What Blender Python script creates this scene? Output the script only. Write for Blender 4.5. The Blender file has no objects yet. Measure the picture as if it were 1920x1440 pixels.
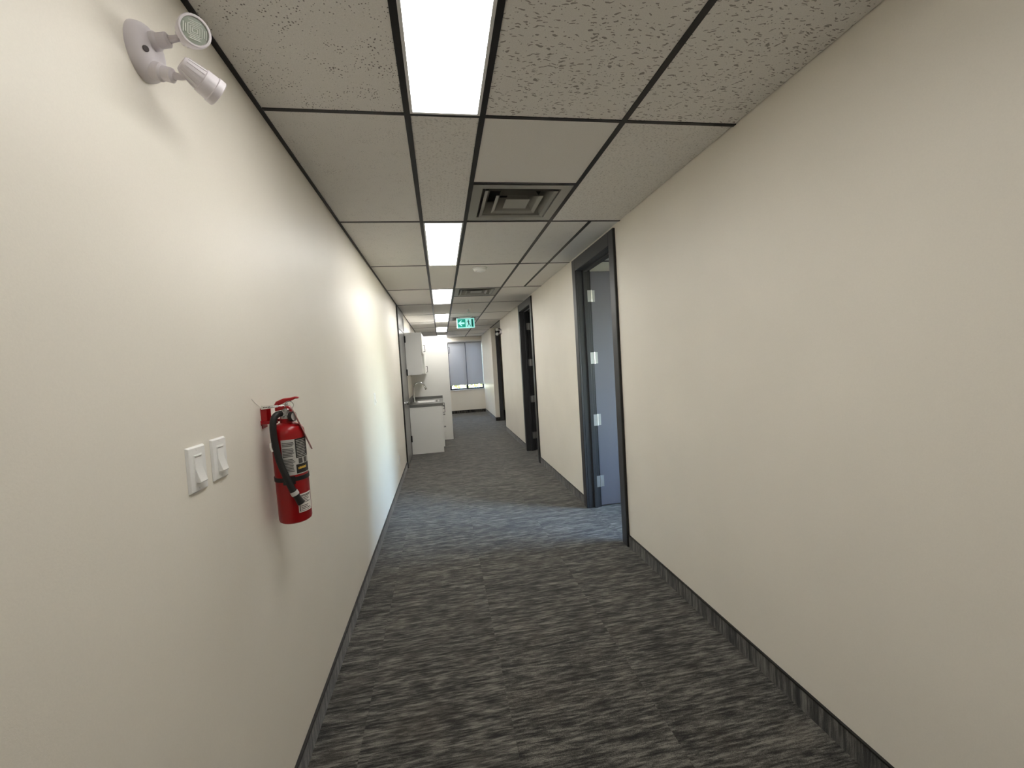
import bpy, bmesh, math, random
from mathutils import Vector, Matrix

random.seed(7)
SC = bpy.context.scene
COL = SC.collection

# ------------------------------------------------------------------ camera, world, exposure
ZF, CZ = 1.4455, 2.4306            # eye height, ceiling height
XL, XR = -0.5948, 1.3369           # corridor side walls
RI = Vector((0.98462245, -0.16399912, -0.06019061))
UP = Vector((0.06670927, 0.03452998, 0.99717479))
FW = Vector((0.16145741, 0.98585596, -0.04493925))
cam = bpy.data.cameras.new('camera')
cam.sensor_width = 36.0
cam.lens = 799.7 / 1920 * 36.0
cam.clip_start = 0.02
cam_o = bpy.data.objects.new('camera', cam)
COL.objects.link(cam_o)
cam_o.matrix_world = Matrix(((RI.x, UP.x, -FW.x, 0), (RI.y, UP.y, -FW.y, 0), (RI.z, UP.z, -FW.z, ZF), (0, 0, 0, 1)))
SC.camera = cam_o

W = bpy.data.worlds.new('sky')
SC.world = W
W.use_nodes = True
wn = W.node_tree
sky = wn.nodes.new('ShaderNodeTexSky')
sky.sky_type = 'NISHITA'
sky.sun_disc = False
sky.sun_elevation = math.radians(38)
sky.sun_rotation = math.radians(200)
wn.links.new(sky.outputs[0], wn.nodes['Background'].inputs[0])
wn.nodes['Background'].inputs[1].default_value = 9.0

SC.view_settings.view_transform = 'Standard'
SC.view_settings.look = 'None'
SC.view_settings.gamma = 1.0
SC.view_settings.use_curve_mapping = False
SC.view_settings.exposure = 0.17
PANEL = {-3: 10, -1: 12, 1: 17, 3: 21, 5: 19, 7: 20, 9: 22}   # radiance of the LED ceiling panels, by grid bay

# ------------------------------------------------------------------ materials
def s2l(c):
    return tuple((v / 255 / 12.92) if v / 255 <= 0.04045 else ((v / 255 + 0.055) / 1.055) ** 2.4 for v in c) + (1.0,)

def mat(name, rgb=(128, 128, 128), rough=0.5, metal=0.0, spec=0.5, emit=None, estr=0.0):
    m = bpy.data.materials.new(name)
    m.use_nodes = True
    b = m.node_tree.nodes['Principled BSDF']
    b.inputs['Base Color'].default_value = s2l(rgb)
    b.inputs['Roughness'].default_value = rough
    b.inputs['Metallic'].default_value = metal
    b.inputs['Specular IOR Level'].default_value = spec
    if emit:
        b.inputs['Emission Color'].default_value = s2l(emit)
        b.inputs['Emission Strength'].default_value = estr
    return m

class NT:
    def __init__(s, m):
        s.t = m.node_tree; s.b = s.t.nodes['Principled BSDF']
    def n(s, kind, **kw):
        nd = s.t.nodes.new(kind)
        for k, v in kw.items():
            if k.startswith('i_'):
                key = k[2:]
                nd.inputs[int(key) if key.isdigit() else key].default_value = v
            else:
                setattr(nd, k, v)
        return nd
    def l(s, a, b): s.t.links.new(a, b)
    def math(s, op, a, b=None, clamp=False):
        nd = s.n('ShaderNodeMath', operation=op, use_clamp=clamp)
        for i, v in enumerate((a, b)):
            if v is None: continue
            if hasattr(v, 'is_output'): s.l(v, nd.inputs[i])
            else: nd.inputs[i].default_value = v
        return nd.outputs[0]
    def coords(s, scale=(1, 1, 1), jitter=True, rot=(0, 0, 0)):
        tc = s.n('ShaderNodeTexCoord'); out = tc.outputs['Object']
        if jitter:
            oi = s.n('ShaderNodeObjectInfo')
            cx = s.n('ShaderNodeCombineXYZ')
            s.l(s.math('MULTIPLY', oi.outputs['Random'], 37.0), cx.inputs[0])
            s.l(s.math('MULTIPLY', oi.outputs['Random'], 91.0), cx.inputs[1])
            s.l(s.math('MULTIPLY', oi.outputs['Random'], 17.0), cx.inputs[2])
            va = s.n('ShaderNodeVectorMath', operation='ADD')
            s.l(out, va.inputs[0]); s.l(cx.outputs[0], va.inputs[1]); out = va.outputs[0]
        mp = s.n('ShaderNodeMapping')
        mp.inputs['Scale'].default_value = scale
        mp.inputs['Rotation'].default_value = rot
        s.l(out, mp.inputs[0])
        return mp.outputs[0]
    def noise(s, vec, scale=1.0, detail=2.0, rough=0.5, dist=0.0):
        nd = s.n('ShaderNodeTexNoise')
        nd.inputs['Scale'].default_value = scale; nd.inputs['Detail'].default_value = detail
        nd.inputs['Roughness'].default_value = rough; nd.inputs['Distortion'].default_value = dist
        s.l(vec, nd.inputs['Vector'])
        return nd
    def ramp(s, fac, stops):
        r = s.n('ShaderNodeValToRGB')
        e = r.color_ramp.elements
        while len(e) < len(stops): e.new(0.5)
        for el, (p, c) in zip(e, stops): el.position = p; el.color = c
        s.l(fac, r.inputs[0])
        return r.outputs[0]
    def mix(s, fac, a, b, mode='MIX'):
        nd = s.n('ShaderNodeMix', data_type='RGBA', blend_type=mode)
        for i, v in ((0, fac), (6, a), (7, b)):
            if hasattr(v, 'is_output'): s.l(v, nd.inputs[i])
            else: nd.inputs[i].default_value = v
        return nd.outputs[2]
    def bump(s, h, strength=0.2, dist=0.002):
        nd = s.n('ShaderNodeBump'); nd.inputs['Strength'].default_value = strength; nd.inputs['Distance'].default_value = dist
        s.l(h, nd.inputs['Height']); s.l(nd.outputs[0], s.b.inputs['Normal'])

def paint(name, rgb, rough=0.45, spec=0.4, grain=0.03, scale=260, bump=0.12):
    m = mat(name, rgb, rough, spec=spec); t = NT(m)
    c = t.coords((1, 1, 1), jitter=False)
    n = t.noise(c, scale, 3, 0.6)
    big = t.noise(c, 2.2, 2)
    base = s2l(rgb)
    lo = tuple(v * (1 - grain) for v in base[:3]) + (1,)
    hi = tuple(min(1, v * (1 + grain)) for v in base[:3]) + (1,)
    col = t.ramp(n.outputs[0], [(0.3, lo), (0.7, hi)])
    col = t.mix(0.5, col, t.ramp(big.outputs[0], [(0.35, lo), (0.65, hi)]))
    t.l(col, t.b.inputs['Base Color'])
    t.bump(n.outputs[0], bump, 0.0015)
    return m

def carpet(name, scale, k=1.0, rot=(0, 0, 0)):
    """ loop-pile carpet with dashed grey-brown streaks; scale = pattern cells per metre along x,y,z """
    m = mat(name, (70, 68, 66), 0.95, spec=0.08); t = NT(m)
    c = t.coords(scale, rot=rot)
    streak = t.noise(c, 1.0, 3.5, 0.62)
    c2 = t.coords(tuple(v * 0.34 for v in scale), rot=rot)
    patch = t.noise(c2, 1.0, 3, 0.55)
    c3 = t.coords((1, 1, 1))
    grain = t.noise(c3, 420, 2, 0.7)
    hue = t.noise(c3, 5, 2)
    f = t.math('ADD', t.math('MULTIPLY', streak.outputs[0], 0.78), t.math('MULTIPLY', patch.outputs[0], 0.50))
    f = t.math('SUBTRACT', f, 0.04)
    f = t.math('ADD', f, t.math('MULTIPLY', t.math('SUBTRACT', grain.outputs[0], 0.5), 0.55))
    def g(*v): return tuple(x * k for x in s2l(v)[:3]) + (1,)
    col = t.ramp(f, [(0.44, g(20, 19, 18)), (0.53, g(44, 43, 41)), (0.64, g(82, 80, 75)), (0.77, g(128, 125, 118))])
    col2 = t.mix(t.ramp(hue.outputs[0], [(0.5, (0, 0, 0, 1)), (0.75, (0.16, 0.16, 0.16, 1))]), col, g(88, 78, 68))
    t.l(col2, t.b.inputs['Base Color'])
    t.b.inputs['Sheen Weight'].default_value = 0.25
    t.b.inputs['Sheen Roughness'].default_value = 0.5
    t.bump(f, 0.5, 0.004)
    return m

def tile_mat(name, kind, rgb=(236, 233, 228)):
    m = mat(name, rgb, 0.9, spec=0.15); t = NT(m)
    c = t.coords((1, 1, 1))
    fine = t.noise(c, 330, 2, 0.7)
    base = s2l(rgb); lo = tuple(v * 0.86 for v in base[:3]) + (1,)
    col = t.ramp(fine.outputs[0], [(0.3, lo), (0.7, base)])
    h = fine.outputs[0]
    if kind in ('pin', 'pinfine'):
        sc = 120 if kind == 'pin' else 170
        v = t.n('ShaderNodeTexVoronoi'); v.inputs['Scale'].default_value = sc; t.l(c, v.inputs['Vector'])
        dn = t.noise(c, 16, 2)
        hole = t.math('LESS_THAN', v.outputs['Distance'], t.math('MULTIPLY', t.math('SUBTRACT', dn.outputs[0], 0.22), 0.76 if kind == 'pin' else 0.7))
        sep = t.n('ShaderNodeSeparateColor'); t.l(v.outputs['Color'], sep.inputs[0])
        hole = t.math('MULTIPLY', hole, t.math('GREATER_THAN', sep.outputs[0], 0.30))
        col = t.mix(t.math('MULTIPLY', hole, 0.72 if kind == 'pin' else 0.4), col, s2l((60, 50, 42)))
        h = t.math('SUBTRACT', t.math('MULTIPLY', fine.outputs[0], 0.3), hole)
    elif kind in ('worm', 'wormfine'):
        k = 1.0 if kind == 'worm' else 1.7
        warp = t.noise(c, 22 * k, 2)
        ws = t.n('ShaderNodeVectorMath', operation='SCALE'); ws.inputs['Scale'].default_value = 0.045 / k
        t.l(warp.outputs['Color'], ws.inputs[0])
        va = t.n('ShaderNodeVectorMath', operation='ADD'); t.l(c, va.inputs[0]); t.l(ws.outputs[0], va.inputs[1])
        mp = t.n('ShaderNodeMapping'); mp.inputs['Scale'].default_value = (31 * k, 125 * k, 60 * k); t.l(va.outputs[0], mp.inputs[0])
        v = t.n('ShaderNodeTexVoronoi'); v.inputs['Scale'].default_value = 1.0; t.l(mp.outputs[0], v.inputs['Vector'])
        sep = t.n('ShaderNodeSeparateColor'); t.l(v.outputs['Color'], sep.inputs[0])
        hole = t.math('MULTIPLY', t.math('LESS_THAN', v.outputs['Distance'], 0.31), t.math('GREATER_THAN', sep.outputs[0], 0.38))
        v2 = t.n('ShaderNodeTexVoronoi'); v2.inputs['Scale'].default_value = 100 * k; t.l(c, v2.inputs['Vector'])
        sep2 = t.n('ShaderNodeSeparateColor'); t.l(v2.outputs['Color'], sep2.inputs[0])
        dot = t.math('MULTIPLY', t.math('LESS_THAN', v2.outputs['Distance'], 0.2), t.math('GREATER_THAN', sep2.outputs[0], 0.6))
        hole = t.math('MAXIMUM', hole, dot)
        col = t.mix(t.math('MULTIPLY', hole, 0.66 if kind == 'worm' else 0.40), col, s2l((96, 86, 76)))
        h = t.math('SUBTRACT', t.math('MULTIPLY', fine.outputs[0], 0.3), hole)
    t.l(col, t.b.inputs['Base Color'])
    t.bump(h, 0.35, 0.002)
    return m

M = {}
M['wall'] = paint('beige_wall_paint', (236, 230, 218), 0.47, 0.40)
M['office'] = paint('office_wall_paint', (214, 210, 202), 0.5, 0.3)
M['frame'] = paint('charcoal_frame_paint', (58, 58, 60), 0.38, 0.45, grain=0.02)
M['leaf'] = paint('grey_door_paint', (110, 108, 116), 0.45, 0.4, grain=0.02)
M['left_door'] = paint('mid_grey_door_paint', (120, 119, 116), 0.30, 0.5, grain=0.02)
M['carpet'] = carpet('streaked_carpet', (13, 96, 40))
M['base'] = carpet('carpet_baseboard', (80, 80, 7), 0.8)
M['floor_back'] = mat('floor_backing', (40, 38, 36), 0.9)
M['black_trim'] = mat('black_edge_trim', (20, 18, 17), 0.5)
M['tee'] = paint('black_grid_tee', (24, 21, 21), 0.45, 0.35, grain=0.05)
M['pin'] = tile_mat('pinhole_tile', 'pin')
M['pinfine'] = tile_mat('fine_pinhole_tile', 'pinfine')
M['worm'] = tile_mat('fissured_tile', 'worm')
M['wormfine'] = tile_mat('fine_fissured_tile', 'wormfine')
M['smooth'] = tile_mat('smooth_tile', 'smooth', (236, 233, 228))
M['white_tile'] = tile_mat('white_smooth_tile', 'smooth', (232, 232, 230))
M['plenum'] = mat('plenum_dark', (60, 58, 56), 0.9)
M['lamp_frame'] = mat('white_lamp_frame', (225, 225, 225), 0.4)
M['vent'] = paint('vent_grey_metal', (150, 149, 142), 0.38, 0.4, grain=0.02)
M['vent_dark'] = mat('vent_neck', (22, 22, 22), 0.8)
M['white_plastic'] = paint('white_plastic', (236, 235, 232), 0.32, 0.5, grain=0.01, bump=0.02)
M['cool_plastic'] = paint('pale_mauve_plastic', (226, 220, 224), 0.42, 0.45, grain=0.01, bump=0.02)
M['lens_glass'] = mat('lamp_lens', (160, 167, 155), 0.35, 0.0, spec=0.5)
M['lens_ridge'] = mat('lamp_lens_ridge', (226, 230, 222), 0.2, 0.1, spec=0.8)
M['dark_hole'] = mat('dark_recess', (96, 90, 92), 0.7)
M['red'] = paint('red_enamel', (150, 4, 12), 0.30, 0.5, grain=0.03, bump=0.02)
M['red2'] = paint('red_lever_enamel', (158, 14, 22), 0.35, 0.5, grain=0.03, bump=0.02)
M['rubber'] = mat('black_rubber', (12, 12, 13), 0.5)
M['chrome'] = mat('chrome', (205, 205, 205), 0.16, 1.0)
M['steel'] = paint('brushed_steel', (196, 195, 192), 0.35, 0.5, grain=0.05)
M['steel'].node_tree.nodes['Principled BSDF'].inputs['Metallic'].default_value = 0.8
M['label_grey'] = mat('label_silver', (186, 184, 180), 0.45)
M['label_black'] = mat('label_black', (18, 18, 18), 0.4)
M['label_white'] = mat('label_white', (228, 224, 216), 0.5)
M['ink'] = mat('label_ink', (70, 68, 66), 0.6)
M['ink_white'] = mat('label_white_ink', (180, 178, 172), 0.6)
M['ink_yellow'] = mat('label_yellow_ink', (224, 180, 70), 0.6)
M['paper'] = mat('pink_tag_card', (214, 178, 172), 0.7)
M['cab'] = paint('white_laminate', (232, 231, 226), 0.32, 0.45, grain=0.01, bump=0.02)
M['counter'] = paint('grey_laminate_top', (112, 112, 108), 0.4, 0.45, grain=0.08, scale=140)
M['black_metal'] = mat('black_metal', (22, 21, 21), 0.4, 0.4)
M['window_frame'] = mat('dark_window_frame', (38, 40, 46), 0.45)
M['sill'] = paint('white_sill', (226, 224, 220), 0.4, 0.4, grain=0.01)
M['leaf_green'] = mat('hedge_leaf', (112, 118, 36), 0.6)
M['trunk'] = mat('hedge_stem', (86, 70, 52), 0.9)
M['pavement'] = paint('outside_pavement', (200, 200, 196), 0.9, 0.1, grain=0.1, scale=8)
M['exit_green'] = mat('exit_green', (8, 120, 100), 0.4, emit=(10, 138, 116), estr=0.7)
M['exit_white'] = mat('exit_white', (170, 220, 216), 0.4, emit=(150, 240, 230), estr=0.62)
M['exit_dark'] = mat('exit_figure', (8, 40, 40), 0.4, emit=(8, 60, 56), estr=0.4)

def glass_mat():
    m = bpy.data.materials.new('window_glass'); m.use_nodes = True
    t = m.node_tree; t.nodes.clear()
    o = t.nodes.new('ShaderNodeOutputMaterial'); mx = t.nodes.new('ShaderNodeMixShader')
    tr = t.nodes.new('ShaderNodeBsdfTransparent'); gl = t.nodes.new('ShaderNodeBsdfGlossy'); fr = t.nodes.new('ShaderNodeFresnel')
    tr.inputs[0].default_value = (0.95, 0.97, 0.96, 1); gl.inputs['Roughness'].default_value = 0.02
    t.links.new(fr.outputs[0], mx.inputs[0]); t.links.new(tr.outputs[0], mx.inputs[1]); t.links.new(gl.outputs[0], mx.inputs[2])
    t.links.new(mx.outputs[0], o.inputs[0])
    return m
def blind_mat():
    m = bpy.data.materials.new('shade_cloth'); m.use_nodes = True
    t = m.node_tree; t.nodes.clear()
    o = t.nodes.new('ShaderNodeOutputMaterial'); mx = t.nodes.new('ShaderNodeMixShader')
    d = t.nodes.new('ShaderNodeBsdfDiffuse'); tr = t.nodes.new('ShaderNodeBsdfTranslucent')
    no = t.nodes.new('ShaderNodeTexNoise'); no.inputs['Scale'].default_value = 300
    tc = t.nodes.new('ShaderNodeTexCoord'); rp = t.nodes.new('ShaderNodeValToRGB')
    rp.color_ramp.elements[0].color = s2l((186, 186, 188)); rp.color_ramp.elements[1].color = s2l((200, 200, 203))
    t.links.new(tc.outputs['Object'], no.inputs['Vector']); t.links.new(no.outputs[0], rp.inputs[0])
    t.links.new(rp.outputs[0], d.inputs[0]); tr.inputs[0].default_value = s2l((164, 162, 166))
    mx.inputs[0].default_value = 0.3
    t.links.new(d.outputs[0], mx.inputs[1]); t.links.new(tr.outputs[0], mx.inputs[2]); t.links.new(mx.outputs[0], o.inputs[0])
    return m
M['glass'] = glass_mat()
M['blind'] = blind_mat()

# ------------------------------------------------------------------ mesh building
class MB:
    def __init__(s, xf=None):
        s.bm = bmesh.new(); s.xf = xf            # xf: optional function mapping local to parent space
    def v(s, p):
        p = s.xf(*p) if s.xf else p
        return s.bm.verts.new(p)
    def box(s, x0, x1, y0, y1, z0, z1):
        c = [s.v((x, y, z)) for z in (z0, z1) for y in (y0, y1) for x in (x0, x1)]
        for f in ((0, 2, 3, 1), (4, 5, 7, 6), (0, 1, 5, 4), (2, 6, 7, 3), (0, 4, 6, 2), (1, 3, 7, 5)):
            s.bm.faces.new([c[i] for i in f])
        return s
    def hexa(s, pts):
        c = [s.v(p) for p in pts]
        for f in ((0, 2, 3, 1), (4, 5, 7, 6), (0, 1, 5, 4), (2, 6, 7, 3), (0, 4, 6, 2), (1, 3, 7, 5)):
            s.bm.faces.new([c[i] for i in f])
        return s
    def prism(s, poly, plane, d0, d1):
        """ polygon extruded; plane 'xz' along y, 'yz' along x, 'xy' along z """
        def P(a, b, d):
            return {'xz': (a, d, b), 'yz': (d, a, b), 'xy': (a, b, d)}[plane]
        A = [s.v(P(a, b, d0)) for a, b in poly]; B = [s.v(P(a, b, d1)) for a, b in poly]
        n = len(poly)
        s.bm.faces.new(A[::-1]); s.bm.faces.new(B)
        for i in range(n): s.bm.faces.new((A[i], A[(i + 1) % n], B[(i + 1) % n], B[i]))
        return s
    def lathe(s, base, axis, prof, n=24):
        """ prof: list of (distance along axis, radius) """
        base = Vector(base); a = Vector(axis).normalized()
        t = Vector((0, 0, 1)) if abs(a.z) < 0.9 else Vector((1, 0, 0))
        u = a.cross(t).normalized(); w = a.cross(u)
        rings = []
        for d, r in prof:
            c = base + a * d
            if r < 1e-6: rings.append([s.v(c)])
            else: rings.append([s.v(c + (u * math.cos(2 * math.pi * i / n) + w * math.sin(2 * math.pi * i / n)) * r) for i in range(n)])
        for A, B in zip(rings, rings[1:]):
            for i in range(n):
                j = (i + 1) % n
                if len(A) == 1 and len(B) == 1: continue
                if len(A) == 1: s.bm.faces.new((A[0], B[i], B[j]))
                elif len(B) == 1: s.bm.faces.new((A[i], A[j], B[0]))
                else: s.bm.faces.new((A[i], A[j], B[j], B[i]))
        for R, rev in ((rings[0], True), (rings[-1], False)):
            if len(R) > 1: s.bm.faces.new(R[::-1] if rev else R)
        return s
    def cyl(s, p0, p1, r, n=16, r1=None):
        p0 = Vector(p0); p1 = Vector(p1)
        return s.lathe(p0, p1 - p0, [(0, r), ((p1 - p0).length, r if r1 is None else r1)], n)
    def tube(s, pts, r, n=10, closed=False):
        pts = [Vector(p) for p in pts]; m = len(pts)
        rs = r if isinstance(r, (list, tuple)) else [r] * m
        rings = []; prev = None
        for i, p in enumerate(pts):
            if closed: d = pts[(i + 1) % m] - pts[i - 1]
            else: d = pts[min(i + 1, m - 1)] - pts[max(i - 1, 0)]
            d.normalize()
            if prev is None:
                t = Vector((0, 0, 1)) if abs(d.z) < 0.9 else Vector((1, 0, 0))
                u = d.cross(t).normalized()
            else: u = (prev - d * prev.dot(d)).normalized()
            prev = u; w = d.cross(u)
            rings.append([s.v(p + (u * math.cos(2 * math.pi * k / n) + w * math.sin(2 * math.pi * k / n)) * rs[i]) for k in range(n)])
        seq = list(zip(rings, rings[1:])) + ([(rings[-1], rings[0])] if closed else [])
        for A, B in seq:
            for k in range(n): s.bm.faces.new((A[k], A[(k + 1) % n], B[(k + 1) % n], B[k]))
        if not closed:
            s.bm.faces.new(rings[0][::-1]); s.bm.faces.new(rings[-1])
        return s
    def patch(s, ax, r0, r1, a0, a1, z0, z1, n=12):
        """ curved plate on a vertical cylinder about (ax[0], ax[1]); angles in degrees """
        L = []
        for i in range(n + 1):
            a = math.radians(a0 + (a1 - a0) * i / n); c, q = math.cos(a), math.sin(a)
            L.append([s.v((ax[0] + c * r, ax[1] + q * r, z)) for r, z in ((r0, z0), (r1, z0), (r1, z1), (r0, z1))])
        for A, B in zip(L, L[1:]):
            for k in range(4): s.bm.faces.new((A[k], A[(k + 1) % 4], B[(k + 1) % 4], B[k]))
        s.bm.faces.new(L[0][::-1]); s.bm.faces.new(L[-1])
        return s
    def mesh(s, name, m, smooth=35):
        me = bpy.data.meshes.new(name)
        bmesh.ops.recalc_face_normals(s.bm, faces=s.bm.faces)
        s.bm.to_mesh(me); s.bm.free()
        me.materials.append(m)
        if smooth:
            for p in me.polygons: p.use_smooth = True
            me.set_sharp_from_angle(angle=math.radians(smooth))
        return me
    def build(s, name, m, parent=None, bevel=0.0, seg=2, smooth=35, loc=None):
        o = bpy.data.objects.new(name, s.mesh(name, m, smooth))
        COL.objects.link(o)
        if parent is not None: o.parent = parent
        if loc: o.location = loc
        if bevel:
            b = o.modifiers.new('bevel', 'BEVEL'); b.width = bevel; b.segments = seg; b.limit_method = 'ANGLE'; b.angle_limit = math.radians(40)
            b.harden_normals = False
        return o

def tag(o, label, cat, group=None, kind=None):
    o['label'] = label; o['category'] = cat
    if group: o['group'] = group
    if kind: o['kind'] = kind
    return o
def thing(name, label, cat, loc=(0, 0, 0), rotz=0.0, group=None):
    o = bpy.data.objects.new(name, None); COL.objects.link(o)
    o.empty_display_size = 0.05
    o.location = loc; o.rotation_euler = (0, 0, rotz)
    return tag(o, label, cat, group)
def struct(name, mb, m, label=None, cat=None, bevel=0.0):
    o = mb.build(name, m, None, bevel); o['kind'] = 'structure'
    if label: o['label'] = label; o['category'] = cat
    return o
def part_copy(src, parent, loc):
    o = src.copy(); COL.objects.link(o); o.parent = parent; o.location = loc
    return o

# ------------------------------------------------------------------ the shell
WT = 0.12
ZT = 2.60
Y0, YE, MOD = 1.718, 13.66, 1.2192
T1, T2, T3, TS = -0.0629, 0.2270, 0.8195, 1.1144
def gy(k): return Y0 + MOD * k

o = MB(); o.box(-2.9, 4.8, -3.2, 14.0, -0.12, -0.008)
floor = struct('floor', o, M['floor_back'], 'corridor floor laid with streaked grey-brown carpet tiles', 'floor')
o = MB(); o.box(-2.9, 4.8, -3.2, 14.0, ZT, ZT + 0.1)
ceiling = struct('ceiling', o, M['plenum'], 'suspended ceiling of grey mineral tiles in a black metal grid', 'ceiling')

# left wall with the opening of the grey door
LD0, LD1 = 6.50, 7.488              # outer edges of the left door frame
o = MB()
o.box(XL - WT, XL, -3, LD0 + .05, 0, ZT).box(XL - WT, XL, LD1 - .05, 11.0, 0, ZT).box(XL - WT, XL, LD0 + .05, LD1 - .05, 2.36, ZT)
struct('wall_left', o, M['wall'], 'long beige painted wall on the left of the corridor', 'wall')
# right wall with two door openings
D1, D2 = (3.037, 4.037), (5.985, 7.0)
YA0, YA1 = 9.29, 11.08
o = MB()
o.box(XR, XR + WT, -3, D1[0] + .045, 0, ZT).box(XR, XR + WT, D1[1] - .045, D2[0] + .045, 0, ZT).box(XR, XR + WT, D2[1] - .045, YA0, 0, ZT)
for d in (D1, D2): o.box(XR, XR + WT, d[0] + .045, d[1] - .045, 2.355, ZT)
struct('wall_right', o, M['wall'], 'beige painted wall on the right with two open office doors', 'wall')
o = MB(); o.box(XR, XR + WT, YA1 + WT, YE, 0, ZT)
struct('wall_right_far', o, M['wall'], 'short beige wall on the right running up to the window', 'wall')
D3 = (1.455, 2.455)
o = MB()
o.box(XR, D3[0] + .045, YA1, YA1 + WT, 0, ZT).box(D3[1] - .045, 3.2, YA1, YA1 + WT, 0, ZT).box(D3[0] + .045, D3[1] - .045, YA1, YA1 + WT, 2.355, ZT)
struct('wall_alcove_far', o, M['wall'], 'narrow beige wall face beside the far door on the right', 'wall')
o = MB(); o.box(2.6, 2.72, YA0, YA1, 0, ZT)
struct('wall_alcove_right', o, M['wall'])
o = MB(); o.box(XR + WT, 4.6, YA0 - WT, YA0, 0, ZT)
struct('wall_alcove_near', o, M['wall'])
# end wall with window opening
WX0, WX1, WZ0, WZ1 = -0.27, 1.325, 0.752, 2.25
o = MB()
o.box(-2.7, WX0, YE, YE + .18, 0, ZT).box(WX1, 3.2, YE, YE + .18, 0, ZT).box(WX0, WX1, YE, YE + .18, 0, WZ0).box(WX0, WX1, YE, YE + .18, WZ1, ZT)
struct('wall_end', o, M['wall'], 'beige end wall under and around the window', 'wall')
o = MB(); o.box(XL - WT, XR + WT, -3.12, -3.0, 0, ZT)
struct('wall_back', o, M['wall'])
o = MB(); o.box(-2.7, XL - WT, 10.88, 11.0, 0, ZT)
struct('wall_lobby_near', o, M['wall'])
o = MB(); o.box(-2.82, -2.7, 10.88, YE + .18, 0, ZT)
struct('wall_lobby_left', o, M['wall'])
# offices behind the right wall
OX = 4.6
RW = (0.7, 3.2, 0.8, 2.3)
o = MB(); o.box(OX, OX + .15, .4, RW[0], 0, ZT).box(OX, OX + .15, RW[1], YA0, 0, ZT).box(OX, OX + .15, RW[0], RW[1], 0, RW[2]).box(OX, OX + .15, RW[0], RW[1], RW[3], ZT)
struct('wall_office_right', o, M['office'])
o = MB(); o.box(XR + WT, OX, .28, .4, 0, ZT)
struct('wall_office_near', o, M['office'])
o = MB(); o.box(XR + WT, OX, 4.14, 4.26, 0, ZT)
struct('wall_office_middle', o, M['office'])
o = MB(); o.box(3.2, 3.32, YA1, YE + .18, 0, ZT)
struct('wall_store_right', o, M['office'])
o = MB(); o.box(XR + WT, OX, .4, 4.14, CZ + .001, CZ + .02)
struct('ceiling_office', o, M['white_tile'])
o = MB(); o.box(XR + WT, OX, 4.26, YA0 - WT, CZ + .001, CZ + .02)
struct('ceiling_office_rear', o, M['white_tile'])
o = MB(); o.box(XR + WT, 3.2, YA1 + WT, YE, CZ + .001, CZ + .02)
struct('ceiling_store', o, M['white_tile'])
o = MB().box(XR + WT, OX, 4.116, 4.14, CZ - .003, CZ + .001).box(XR + WT, OX, 3.55, 3.574, CZ - .003, CZ + .001).box(2.05, 2.074, .4, 4.116, CZ - .003, CZ + .001)
struct('trim_1', o, M['tee'])
# office window
o = MB().box(OX + .04, OX + .10, RW[0], RW[0] + .05, RW[2], RW[3]).box(OX + .04, OX + .10, RW[1] - .05, RW[1], RW[2], RW[3])
o.box(OX + .04, OX + .10, RW[0] + .05, RW[1] - .05, RW[2], RW[2] + .05).box(OX + .04, OX + .10, RW[0] + .05, RW[1] - .05, RW[3] - .05, RW[3])
w2 = struct('window_2', o, M['window_frame'])
MB().box(OX + .065, OX + .071, RW[0] + .05, RW[1] - .05, RW[2] + .05, RW[3] - .05).build('pane', M['glass'], w2)

# ---- carpet tiles, 24 inch
TILE = 0.5931
XB = [0.189 + TILE * i for i in range(-6, 9)]
YB = [0.36 + TILE * i for i in range(-7, 24)]
tile_cache = {}
def lay(x0, x1, y0, y1):
    for a, b in zip(XB, XB[1:]):
        a2, b2 = max(a, x0), min(b, x1)
        if b2 - a2 < 0.01: continue
        for c, d in zip(YB, YB[1:]):
            c2, d2 = max(c, y0), min(d, y1)
            if d2 - c2 < 0.01: continue
            w, h = b2 - a2 - .0001, d2 - c2 - .0001
            key = (round(w, 3), round(h, 3))
            if key not in tile_cache:
                mb = MB(); e = 0
                mb.hexa([(-w / 2, -h / 2, -.008), (w / 2, -h / 2, -.008), (-w / 2, h / 2, -.008), (w / 2, h / 2, -.008),
                         (-w / 2 + e, -h / 2 + e, 0), (w / 2 - e, -h / 2 + e, 0), (-w / 2 + e, h / 2 - e, 0), (w / 2 - e, h / 2 - e, 0)])
                tile_cache[key] = mb.mesh('carpet_tile', M['carpet'], 0)
            t = bpy.data.objects.new('carpet_tile', tile_cache[key]); COL.objects.link(t)
            t.parent = floor; t.location = ((a2 + b2) / 2, (c2 + d2) / 2, random.uniform(-.0004, .0004))
lay(XL, XR, -3, YE)
lay(XR, OX, .4, 4.14)
lay(XR, 2.6, YA0, YA1)
lay(-2.7, XL, 11.0, YE)
MB().box(XR, OX, 4.26, YA0 - WT, -.008, 0).build('carpet', M['carpet'], floor)
MB().box(XR + WT, 3.2, YA1, YE, -.008, 0).build('carpet', M['carpet'], floor)

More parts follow.
